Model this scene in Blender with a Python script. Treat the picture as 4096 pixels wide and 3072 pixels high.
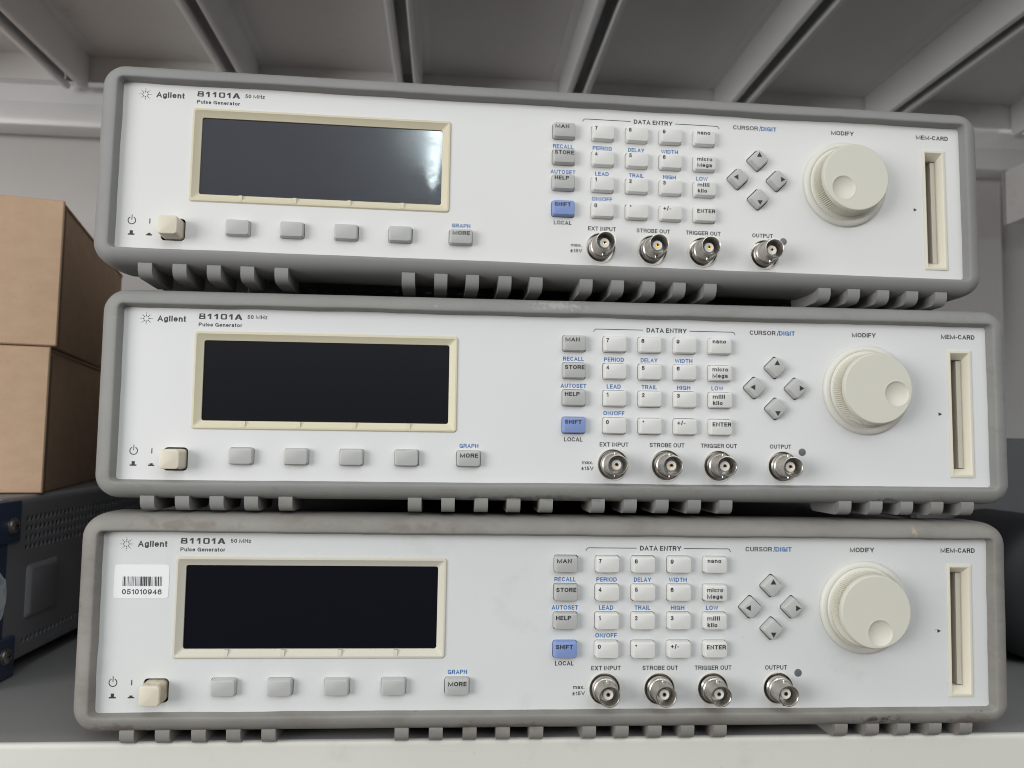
import bpy, bmesh, math, random
from mathutils import Matrix, Vector, noise

random.seed(7)
for o in list(bpy.data.objects):
    bpy.data.objects.remove(o)
SC = bpy.context.scene
COL = SC.collection
MM = 0.001
# measured frame: x right, y up, z towards the viewer (millimetres), origin at the display corner of the bottom unit
S = Matrix(((1, 0, 0), (0, 0, -1), (0, 1, 0)))          # -> Blender axes


def W(x, y, z):
    return Vector((x * MM, -z * MM, y * MM))


# ------------------------------------------------------------------ camera
cam = bpy.data.cameras.new('camera')
camo = bpy.data.objects.new('camera', cam)
COL.objects.link(camo)
right = S @ Vector((0.996648534, 0.018149766, 0.079763931))
down = S @ Vector((0.02371507, -0.997307803, -0.069388335))
fwd = S @ Vector((0.078289809, 0.071047390, -0.994395784))
M3 = Matrix((right, -down, -fwd)).transposed()
camo.matrix_world = Matrix.Translation(W(121.637, 55.009, 390.147)) @ M3.to_4x4()
cam.sensor_width = 36.0
cam.lens = 3273.09 / 4096 * 36.0
cam.clip_start = 0.01
cam.clip_end = 60
cam.dof.use_dof = True
cam.dof.focus_distance = 0.388
cam.dof.aperture_fstop = 12.5
SC.camera = camo

# ------------------------------------------------------------------ world
w = bpy.data.worlds.new('World')
SC.world = w
w.use_nodes = True
nt = w.node_tree
nt.nodes.clear()
wo = nt.nodes.new('ShaderNodeOutputWorld')
bg = nt.nodes.new('ShaderNodeBackground')
tc = nt.nodes.new('ShaderNodeTexCoord')
sp = nt.nodes.new('ShaderNodeSeparateXYZ')
rp = nt.nodes.new('ShaderNodeValToRGB')
mr = nt.nodes.new('ShaderNodeMapRange')
mr.inputs['From Min'].default_value = -1
mr.inputs['From Max'].default_value = 1
nt.links.new(tc.outputs['Generated'], sp.inputs[0])
nt.links.new(sp.outputs['Z'], mr.inputs['Value'])
nt.links.new(mr.outputs[0], rp.inputs[0])
nt.links.new(rp.outputs[0], bg.inputs['Color'])
nt.links.new(bg.outputs[0], wo.inputs['Surface'])
el = rp.color_ramp.elements
el[0].position = 0.0
el[0].color = (0.10, 0.097, 0.094, 1)
el[1].position = 1.0
el[1].color = (1.0, 1.0, 1.0, 1)
for ps, c in ((0.36, (0.11, 0.107, 0.104, 1)), (0.46, (0.16, 0.157, 0.156, 1)), (0.54, (0.28, 0.285, 0.31, 1)), (0.60, (0.55, 0.56, 0.58, 1)), (0.67, (0.93, 0.945, 0.97, 1))):
    e = rp.color_ramp.elements.new(ps)
    e.color = c
bg.inputs['Strength'].default_value = 0.76


# ------------------------------------------------------------------ lamps
def area(name, loc, target, sx, sy, power, color=(1, 1, 1), spread=None):
    l = bpy.data.lights.new(name, 'AREA')
    l.shape = 'RECTANGLE'
    l.size = sx
    l.size_y = sy
    l.energy = power
    l.color = color
    if spread:
        l.spread = spread
    o = bpy.data.objects.new(name, l)
    COL.objects.link(o)
    o.location = loc
    d = Vector(target) - Vector(loc)
    o.rotation_euler = d.to_track_quat('-Z', 'Y').to_euler()
    return o


TGT = W(180, 60, 0)
area('left_key_light', W(-1450, 250, 1250), TGT, 1.1, 0.9, 26, (1.0, 0.99, 0.975))  # unseen soft key from the left, set low to brighten ribs and shelf underside
area('room_light', W(1250, 1200, 2200), TGT, 1.3, 1.2, 11, (1.0, 1.0, 0.99))
tube = area('ceiling_tube', W(150, 1500, 2500), W(150, 0, 2500), 0.080, 2.4, 15, (0.82, 0.97, 1.0))
tube.data.shape = 'ELLIPSE'
tube.rotation_euler = (0, 0, 0)

SC.view_settings.view_transform = 'Standard'
SC.view_settings.look = 'None'
SC.view_settings.exposure = 0.0
SC.view_settings.gamma = 1.0
SC.render.engine = 'CYCLES'
try:
    SC.cycles.use_denoising = True
    SC.cycles.max_bounces = 8
    SC.cycles.denoising_prefilter = 'ACCURATE'
    SC.cycles.denoising_input_passes = 'RGB_ALBEDO_NORMAL'
    SC.cycles.denoising_quality = 'HIGH'
    SC.cycles.filter_width = 1.05
except Exception:
    pass


# ------------------------------------------------------------------ materials
def rgb(r, g=None, b=None):
    f = lambda v: (v / 255 / 12.92) if v / 255 <= 0.04045 else ((v / 255 + 0.055) / 1.055) ** 2.4
    return (f(r), f(g), f(b), 1)


def mat(name, col, rough=0.5, metal=0.0, spec=0.5, var=0.0, vscale=40, var2=None, dirt=None, bump=0.0, bscale=900,
        seed=0.0, rvar=0.0, coat=0.0, stretch=None, spots=()):
    m = bpy.data.materials.new(name)
    m.use_nodes = True
    t = m.node_tree
    b = t.nodes['Principled BSDF']
    b.inputs['Roughness'].default_value = rough
    b.inputs['Metallic'].default_value = metal
    b.inputs['Specular IOR Level'].default_value = spec
    b.inputs['Coat Weight'].default_value = coat
    tcn = t.nodes.new('ShaderNodeTexCoord')
    mp = t.nodes.new('ShaderNodeMapping')
    mp.inputs['Location'].default_value = (seed * 1.7, seed * 0.9, seed * 2.3)
    if stretch:
        mp.inputs['Scale'].default_value = stretch
    t.links.new(tcn.outputs['Object'], mp.inputs[0])
    cur = None
    rg = t.nodes.new('ShaderNodeRGB')
    rg.outputs[0].default_value = col
    cur = rg.outputs[0]
    if var:
        n = t.nodes.new('ShaderNodeTexNoise')
        n.inputs['Scale'].default_value = vscale
        n.inputs['Detail'].default_value = 5
        n.inputs['Roughness'].default_value = 0.6
        t.links.new(mp.outputs[0], n.inputs['Vector'])
        r = t.nodes.new('ShaderNodeMapRange')
        r.inputs['From Min'].default_value = 0.3
        r.inputs['From Max'].default_value = 0.7
        r.inputs['To Min'].default_value = 1 - var
        r.inputs['To Max'].default_value = 1 + var
        t.links.new(n.outputs[0], r.inputs[0])
        v = t.nodes.new('ShaderNodeVectorMath')
        v.operation = 'SCALE'
        t.links.new(cur, v.inputs[0])
        t.links.new(r.outputs[0], v.inputs['Scale'])
        cur = v.outputs[0]
    for (dc, ds, lo, hi, amt) in (dirt or []):
        n = t.nodes.new('ShaderNodeTexNoise')
        n.inputs['Scale'].default_value = ds
        n.inputs['Detail'].default_value = 6
        n.inputs['Roughness'].default_value = 0.65
        ad = t.nodes.new('ShaderNodeMapping')
        ad.inputs['Location'].default_value = (ds * 0.013 + seed, ds * 0.031, seed)
        t.links.new(tcn.outputs['Object'], ad.inputs[0])
        if stretch:
            ad.inputs['Scale'].default_value = stretch
        t.links.new(ad.outputs[0], n.inputs['Vector'])
        r = t.nodes.new('ShaderNodeMapRange')
        r.inputs['From Min'].default_value = lo
        r.inputs['From Max'].default_value = hi
        r.inputs['To Min'].default_value = 0
        r.inputs['To Max'].default_value = amt
        t.links.new(n.outputs[0], r.inputs[0])
        mx = t.nodes.new('ShaderNodeMix')
        mx.data_type = 'RGBA'
        t.links.new(r.outputs[0], mx.inputs[0])
        t.links.new(cur, mx.inputs[6])
        mx.inputs[7].default_value = dc
        cur = mx.outputs[2]
    for (cx_, cy_, rx_, ry_, sc_, am_, nz_) in spots:      # stains of their own place and shape (u, v in mm)
        mp2 = t.nodes.new('ShaderNodeVectorMath')
        mp2.operation = 'SUBTRACT'
        mp2.inputs[1].default_value = ((cx_ - 178) * MM, 0, (cy_ + 83.5) * MM)
        t.links.new(tcn.outputs['Object'], mp2.inputs[0])
        m3 = t.nodes.new('ShaderNodeVectorMath')
        m3.operation = 'MULTIPLY'
        m3.inputs[1].default_value = (1 / (rx_ * MM), 0, 1 / (ry_ * MM))
        t.links.new(mp2.outputs[0], m3.inputs[0])
        ln = t.nodes.new('ShaderNodeVectorMath')
        ln.operation = 'LENGTH'
        t.links.new(m3.outputs[0], ln.inputs[0])
        nn = t.nodes.new('ShaderNodeTexNoise')
        nn.inputs['Scale'].default_value = nz_
        nn.inputs['Detail'].default_value = 5
        t.links.new(tcn.outputs['Object'], nn.inputs['Vector'])
        sm = t.nodes.new('ShaderNodeMath')
        sm.operation = 'MULTIPLY_ADD'
        sm.inputs[1].default_value = 3.2
        t.links.new(nn.outputs[0], sm.inputs[0])
        t.links.new(ln.outputs['Value'], sm.inputs[2])
        r = t.nodes.new('ShaderNodeMapRange')
        r.inputs['From Min'].default_value = 2.35
        r.inputs['From Max'].default_value = 1.75
        r.inputs['To Min'].default_value = 0
        r.inputs['To Max'].default_value = am_
        t.links.new(sm.outputs[0], r.inputs[0])
        mx = t.nodes.new('ShaderNodeMix')
        mx.data_type = 'RGBA'
        t.links.new(r.outputs[0], mx.inputs[0])
        t.links.new(cur, mx.inputs[6])
        mx.inputs[7].default_value = sc_
        cur = mx.outputs[2]
    t.links.new(cur, b.inputs['Base Color'])
    if rvar:
        n = t.nodes.new('ShaderNodeTexNoise')
        n.inputs['Scale'].default_value = 60
        n.inputs['Detail'].default_value = 6
        t.links.new(mp.outputs[0], n.inputs['Vector'])
        r = t.nodes.new('ShaderNodeMapRange')
        r.inputs['From Min'].default_value = 0.35
        r.inputs['From Max'].default_value = 0.7
        r.inputs['To Min'].default_value = rough
        r.inputs['To Max'].default_value = rough + rvar
        t.links.new(n.outputs[0], r.inputs[0])
        t.links.new(r.outputs[0], b.inputs['Roughness'])
    if bump:
        n = t.nodes.new('ShaderNodeTexNoise')
        n.inputs['Scale'].default_value = bscale
        n.inputs['Detail'].default_value = 3
        t.links.new(mp.outputs[0], n.inputs['Vector'])
        bp = t.nodes.new('ShaderNodeBump')
        bp.inputs['Strength'].default_value = bump
        bp.inputs['Distance'].default_value = 0.0004
        t.links.new(n.outputs[0], bp.inputs['Height'])
        t.links.new(bp.outputs[0], b.inputs['Normal'])
    return m


SPK = (0.10, 0.09, 0.08, 1)
PANEL = [mat('panel_paint_a', (0.74, 0.735, 0.715, 1), 0.42, var=0.012, vscale=12, bump=0.05, bscale=1500, seed=1, dirt=[(SPK, 330, 0.75, 0.775, 0.5)]),
         mat('panel_paint_b', (0.735, 0.735, 0.73, 1), 0.42, var=0.012, vscale=12, bump=0.05, bscale=1500, seed=2, dirt=[(SPK, 330, 0.75, 0.775, 0.5)]),
         mat('panel_paint_c', (0.69, 0.70, 0.69, 1), 0.45, var=0.02, vscale=15, bump=0.05, bscale=1500, seed=3,
             dirt=[(SPK, 330, 0.72, 0.75, 0.6), ((0.50, 0.50, 0.47, 1), 30, 0.58, 0.75, 0.35)])]
BUMP = [mat('bumper_rubber_a', (0.262, 0.258, 0.25, 1), 0.62, spec=0.35, var=0.05, vscale=14, bump=0.12, bscale=1800, seed=1,
            dirt=[((0.22, 0.21, 0.195, 1), 38, 0.60, 0.74, 0.5)], stretch=(1, 1, 1.6)),
        mat('bumper_rubber_b', (0.265, 0.262, 0.248, 1), 0.62, spec=0.35, var=0.07, vscale=22, bump=0.15, bscale=1800, seed=4,
            dirt=[((0.20, 0.18, 0.16, 1), 45, 0.56, 0.72, 0.6), ((0.42, 0.41, 0.38, 1), 150, 0.66, 0.72, 0.5)], stretch=(1, 1, 2),
            spots=[(334, -76, 8, 1.6, (0.05, 0.045, 0.045, 1), 0.7, 400), (165, -76.5, 60, 1.8, (0.12, 0.11, 0.10, 1), 0.6, 250), (170, 16, 18, 3, (0.45, 0.44, 0.41, 1), 0.5, 500)]),
        mat('bumper_rubber_c', (0.262, 0.25, 0.228, 1), 0.66, spec=0.3, var=0.09, vscale=26, bump=0.2, bscale=1600, seed=9,
            dirt=[((0.19, 0.17, 0.15, 1), 34, 0.50, 0.70, 0.65), ((0.09, 0.08, 0.075, 1), 90, 0.67, 0.74, 0.75),
                  ((0.46, 0.45, 0.42, 1), 260, 0.70, 0.74, 0.6)], stretch=(1, 1, 2),
            spots=[(333, -74, 16, 2.2, (0.05, 0.045, 0.045, 1), 0.85, 300), (350, 15.0, 2.2, 2.8, (0.52, 0.43, 0.29, 1), 0.6, 1400), (378, -75, 14, 3, (0.16, 0.12, 0.10, 1), 0.6, 200),
                   (2, 15, 26, 3.5, (0.20, 0.16, 0.13, 1), 0.6, 150), (112, 14.5, 20, 3, (0.20, 0.16, 0.14, 1), 0.6, 200), (-20, -75, 20, 3, (0.14, 0.11, 0.09, 1), 0.6, 200), (150, -76, 40, 2, (0.15, 0.12, 0.10, 1), 0.5, 200)])]
M_ink = mat('grey_ink', (0.028, 0.03, 0.032, 1), 0.6)
M_inkl = mat('logo_ink', (0.05, 0.05, 0.05, 1), 0.6)
M_blue = mat('blue_ink', (0.035, 0.15, 0.42, 1), 0.6)
M_black = mat('black_recess', (0.012, 0.012, 0.013, 1), 0.7)
M_keyw = mat('white_key', (0.75, 0.74, 0.71, 1), 0.5, var=0.015, vscale=30, bump=0.05, bscale=2500)
M_keyg = mat('grey_key', (0.50, 0.50, 0.48, 1), 0.5, var=0.02, vscale=30, bump=0.05, bscale=2500)
M_keyb = mat('blue_key', (0.24, 0.33, 0.62, 1), 0.5, var=0.02, vscale=30, bump=0.05, bscale=2500)
M_cream = [mat('cream_plastic_a', (0.66, 0.60, 0.44, 1), 0.5, var=0.03, vscale=20, bump=0.12, bscale=2200, seed=1),
           mat('cream_plastic_b', (0.68, 0.63, 0.46, 1), 0.5, var=0.03, vscale=20, bump=0.12, bscale=2200, seed=2),
           mat('cream_plastic_c', (0.64, 0.61, 0.51, 1), 0.5, var=0.03, vscale=20, bump=0.12, bscale=2200, seed=3)]
M_pow = mat('power_button_plastic', (0.72, 0.66, 0.53, 1), 0.45, var=0.02)
M_powd = mat('power_button_grubby', (0.66, 0.60, 0.47, 1), 0.5, dirt=[((0.30, 0.20, 0.09, 1), 160, 0.38, 0.6, 0.75)])
M_knob = mat('knob_plastic', (0.66, 0.64, 0.55, 1), 0.5, var=0.015, vscale=25, bump=0.04, bscale=2500)
M_knobb = mat('knob_base_plastic', (0.70, 0.69, 0.62, 1), 0.45, var=0.01)
M_nickel = mat('nickel', (0.52, 0.49, 0.45, 1), 0.24, metal=1.0, rvar=0.2, var=0.12, vscale=300)
M_teflon = mat('white_teflon', (0.85, 0.85, 0.84, 1), 0.4)
M_gold = mat('gold_contact', (0.75, 0.46, 0.12, 1), 0.25, metal=1.0)
M_led = mat('lamp_lens', (0.13, 0.14, 0.15, 1), 0.35)
M_case = mat('case_paint', (0.10, 0.10, 0.105, 1), 0.5, var=0.05, bump=0.1)
M_stick = mat('white_label', (0.86, 0.86, 0.86, 1), 0.4)
M_barcode = mat('barcode_ink', (0.04, 0.04, 0.045, 1), 0.6)


def screen_mat(name, base, rough, smudge, seed, haze, wipe=0.0):
    m = bpy.data.materials.new(name)
    m.use_nodes = True
    t = m.node_tree
    b = t.nodes['Principled BSDF']
    b.inputs['Base Color'].default_value = base
    b.inputs['IOR'].default_value = 1.45
    b.inputs['Coat Weight'].default_value = 1.0
    b.inputs['Coat Roughness'].default_value = 0.035
    b.inputs['Coat IOR'].default_value = 1.5
    b.inputs['Specular IOR Level'].default_value = haze
    tcn = t.nodes.new('ShaderNodeTexCoord')
    mp = t.nodes.new('ShaderNodeMapping')
    mp.inputs['Scale'].default_value = (1, 1, 2.6)
    mp.inputs['Location'].default_value = (seed, 0, seed)
    mp.inputs['Rotation'].default_value = (0, 0.25, 0)
    t.links.new(tcn.outputs['Object'], mp.inputs[0])
    n = t.nodes.new('ShaderNodeTexNoise')
    n.inputs['Scale'].default_value = 70
    n.inputs['Detail'].default_value = 8
    n.inputs['Roughness'].default_value = 0.7
    t.links.new(mp.outputs[0], n.inputs['Vector'])
    r = t.nodes.new('ShaderNodeMapRange')
    r.inputs['From Min'].default_value = 0.4
    r.inputs['From Max'].default_value = 0.75
    r.inputs['To Min'].default_value = rough
    r.inputs['To Max'].default_value = rough + smudge
    t.links.new(n.outputs[0], r.inputs[0])
    t.links.new(r.outputs[0], b.inputs['Roughness'])
    # coat wiped unevenly, a few dust specks
    r2 = t.nodes.new('ShaderNodeMapRange')
    r2.inputs['From Min'].default_value = 0.45
    r2.inputs['From Max'].default_value = 0.7
    r2.inputs['To Min'].default_value = 0.03
    r2.inputs['To Max'].default_value = 0.11
    t.links.new(n.outputs[0], r2.inputs[0])
    # greasy wipe mark near the right end
    g1 = t.nodes.new('ShaderNodeVectorMath')
    g1.operation = 'SUBTRACT'
    g1.inputs[1].default_value = ((102 - 178) * MM, 0, (-10 + 83.5) * MM)
    t.links.new(tcn.outputs['Object'], g1.inputs[0])
    g2 = t.nodes.new('ShaderNodeVectorMath')
    g2.operation = 'MULTIPLY'
    g2.inputs[1].default_value = (1 / 0.020, 0, 1 / 0.018)
    t.links.new(g1.outputs[0], g2.inputs[0])
    g3 = t.nodes.new('ShaderNodeVectorMath')
    g3.operation = 'LENGTH'
    t.links.new(g2.outputs[0], g3.inputs[0])
    g5 = t.nodes.new('ShaderNodeMath')
    g5.operation = 'MULTIPLY_ADD'
    g5.inputs[1].default_value = 1.6
    t.links.new(n.outputs[0], g5.inputs[0])
    t.links.new(g3.outputs['Value'], g5.inputs[2])
    g4 = t.nodes.new('ShaderNodeMapRange')
    g4.interpolation_type = 'SMOOTHSTEP'
    g4.inputs['From Min'].default_value = 2.0
    g4.inputs['From Max'].default_value = 0.6
    g4.inputs['To Min'].default_value = 0.0
    g4.inputs['To Max'].default_value = wipe
    t.links.new(g5.outputs[0], g4.inputs[0])
    ga = t.nodes.new('ShaderNodeMath')
    ga.operation = 'ADD'
    t.links.new(r2.outputs[0], ga.inputs[0])
    t.links.new(g4.outputs[0], ga.inputs[1])
    t.links.new(ga.outputs[0], b.inputs['Coat Roughness'])
    d = t.nodes.new('ShaderNodeTexNoise')
    d.inputs['Scale'].default_value = 620
    d.inputs['Detail'].default_value = 1
    t.links.new(tcn.outputs['Object'], d.inputs['Vector'])
    r3 = t.nodes.new('ShaderNodeMapRange')
    r3.inputs['From Min'].default_value = 0.82
    r3.inputs['From Max'].default_value = 0.86
    t.links.new(d.outputs[0], r3.inputs[0])
    mx = t.nodes.new('ShaderNodeMix')
    mx.data_type = 'RGBA'
    mx.inputs[6].default_value = base
    mx.inputs[7].default_value = (0.12, 0.12, 0.13, 1)
    t.links.new(r3.outputs[0], mx.inputs[0])
    t.links.new(mx.outputs[2], b.inputs['Base Color'])
    return m


M_screen = [screen_mat('display_glass_a', (0.010, 0.012, 0.022, 1), 0.20, 0.05, 1, 0.5, 0.085),  # bluish ceiling reflection is tinted into the base colour
            screen_mat('display_glass_b', (0.0045, 0.0048, 0.007, 1), 0.25, 0.05, 2, 0.08),
            screen_mat('display_glass_c', (0.003, 0.0033, 0.0075, 1), 0.25, 0.05, 3, 0.05)]

# ------------------------------------------------------------------ mesh helpers (coordinates in mm, measured frame)


class MB:
    """collects faces for ONE mesh; vertices given in mm (u right, v up, w out)"""

    def __init__(s, origin=(0, 0, 0)):
        s.v = []
        s.f = []
        s.mi = []
        s.sm = []
        s.mats = []
        s.o = origin

    def mslot(s, m):
        if m not in s.mats:
            s.mats.append(m)
        return s.mats.index(m)

    def vert(s, p):
        s.v.append(p)
        return len(s.v) - 1

    def face(s, idx, m, smooth=False):
        s.f.append(idx)
        s.mi.append(s.mslot(m))
        s.sm.append(smooth)

    def loops(s, rings, m, cap0=False, cap1=False, smooth=True, closed=True):
        R = [[s.vert(p) for p in r] for r in rings]
        n = len(R[0])
        for a, b in zip(R, R[1:]):
            for i in range(n if closed else n - 1):
                j = (i + 1) % n
                s.face([a[i], a[j], b[j], b[i]], m, smooth)
        if cap0:
            s.face(list(reversed(R[0])), m, False)
        if cap1:
            s.face(R[-1], m, False)
        return R

    def box(s, x0, x1, y0, y1, z0, z1, m, bev=0.0):
        if bev:
            b = bev
            rings = []
            for (i, zz) in ((b, z0), (0, z0 + b), (0, z1 - b), (b, z1)):
                rings.append(rrect(x0 + i, x1 - i, y0 + i, y1 - i, b, 3, zz))
            s.loops(rings, m, True, True)
            return
        P = [(x0, y0), (x1, y0), (x1, y1), (x0, y1)]
        s.loops([[(x, y, z0) for x, y in P], [(x, y, z1) for x, y in P]], m, True, True, smooth=False)

    def lathe(s, cx, cy, prof, m, n=64, cap1=False, smooth=True, cap0=False):
        rings = [[(cx + r * math.cos(2 * math.pi * i / n), cy + r * math.sin(2 * math.pi * i / n), z) for i in range(n)] for r, z in prof]
        return s.loops(rings, m, cap0, cap1, smooth)

    def add_poly(s, loops2, w0, th, m):
        """filled 2D shape with holes, extruded by th (front at w0)"""
        vs, fs = fill2d(loops2, th)
        k = len(s.v)
        s.v += [(x, y, w0 - th / 2 + z) for x, y, z in vs]
        for f in fs:
            s.face([i + k for i in f], m, False)

    def build(s, name, parent=None, matrix=None, sharp=35):
        me = bpy.data.meshes.new(name)
        ox, oy, oz = s.o
        me.from_pydata([((x - ox) * MM, -(z - oz) * MM, (y - oy) * MM) for x, y, z in s.v], [], s.f)
        for m in s.mats:
            me.materials.append(m)
        me.polygons.foreach_set('material_index', s.mi)
        me.polygons.foreach_set('use_smooth', s.sm)
        me.update()
        bm = bmesh.new()
        bm.from_mesh(me)
        bmesh.ops.recalc_face_normals(bm, faces=bm.faces) if not getattr(s, 'norecalc', False) else None
        bm.to_mesh(me)
        bm.free()
        if any(s.sm):
            me.set_sharp_from_angle(angle=math.radians(sharp))
        o = bpy.data.objects.new(name, me)
        COL.objects.link(o)
        if parent:
            o.parent = parent
        return o


def rrect(x0, x1, y0, y1, r, n=6, z=None, cc=None):
    pts = []
    r = max(r, 0.01)
    for cx, cy, a0 in ((x1 - r, y0 + r, -90), (x1 - r, y1 - r, 0), (x0 + r, y1 - r, 90), (x0 + r, y0 + r, 180)):
        for i in range(n + 1):
            a = math.radians(a0 + 90 * i / n)
            pts.append((cx + r * math.cos(a), cy + r * math.sin(a)))
    if z is None:
        return pts
    return [(x, y, z) for x, y in pts]


def circ(cx, cy, r, n=40):
    return [(cx + r * math.cos(2 * math.pi * i / n), cy + r * math.sin(2 * math.pi * i / n)) for i in range(n)]


def fill2d(loops, th=0.0):
    cu = bpy.data.curves.new('tmp', 'CURVE')
    cu.dimensions = '2D'
    cu.fill_mode = 'BOTH' if th else 'FRONT'
    cu.extrude = th / 2
    for lp in loops:
        sp_ = cu.splines.new('POLY')
        sp_.points.add(len(lp) - 1)
        for i, (x, y) in enumerate(lp):
            sp_.points[i].co = (x, y, 0, 1)
        sp_.use_cyclic_u = True
    o = bpy.data.objects.new('tmp', cu)
    me = bpy.data.meshes.new_from_object(o)
    vs = [tuple(v.co) for v in me.vertices]
    fs = [list(p.vertices) for p in me.polygons]
    bpy.data.objects.remove(o)
    bpy.data.curves.remove(cu)
    bpy.data.meshes.remove(me)
    return vs, fs


# ---- a small stroke alphabet (grotesque shapes): x 0..1 across the letter, y 0..1 cap height, both on the stroke's centre line
def _a(cx, cy, rx, ry, a0, a1, n=10):
    return [(cx + rx * math.cos(math.radians(a0 + (a1 - a0) * i / n)), cy + ry * math.sin(math.radians(a0 + (a1 - a0) * i / n))) for i in range(n + 1)]


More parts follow.
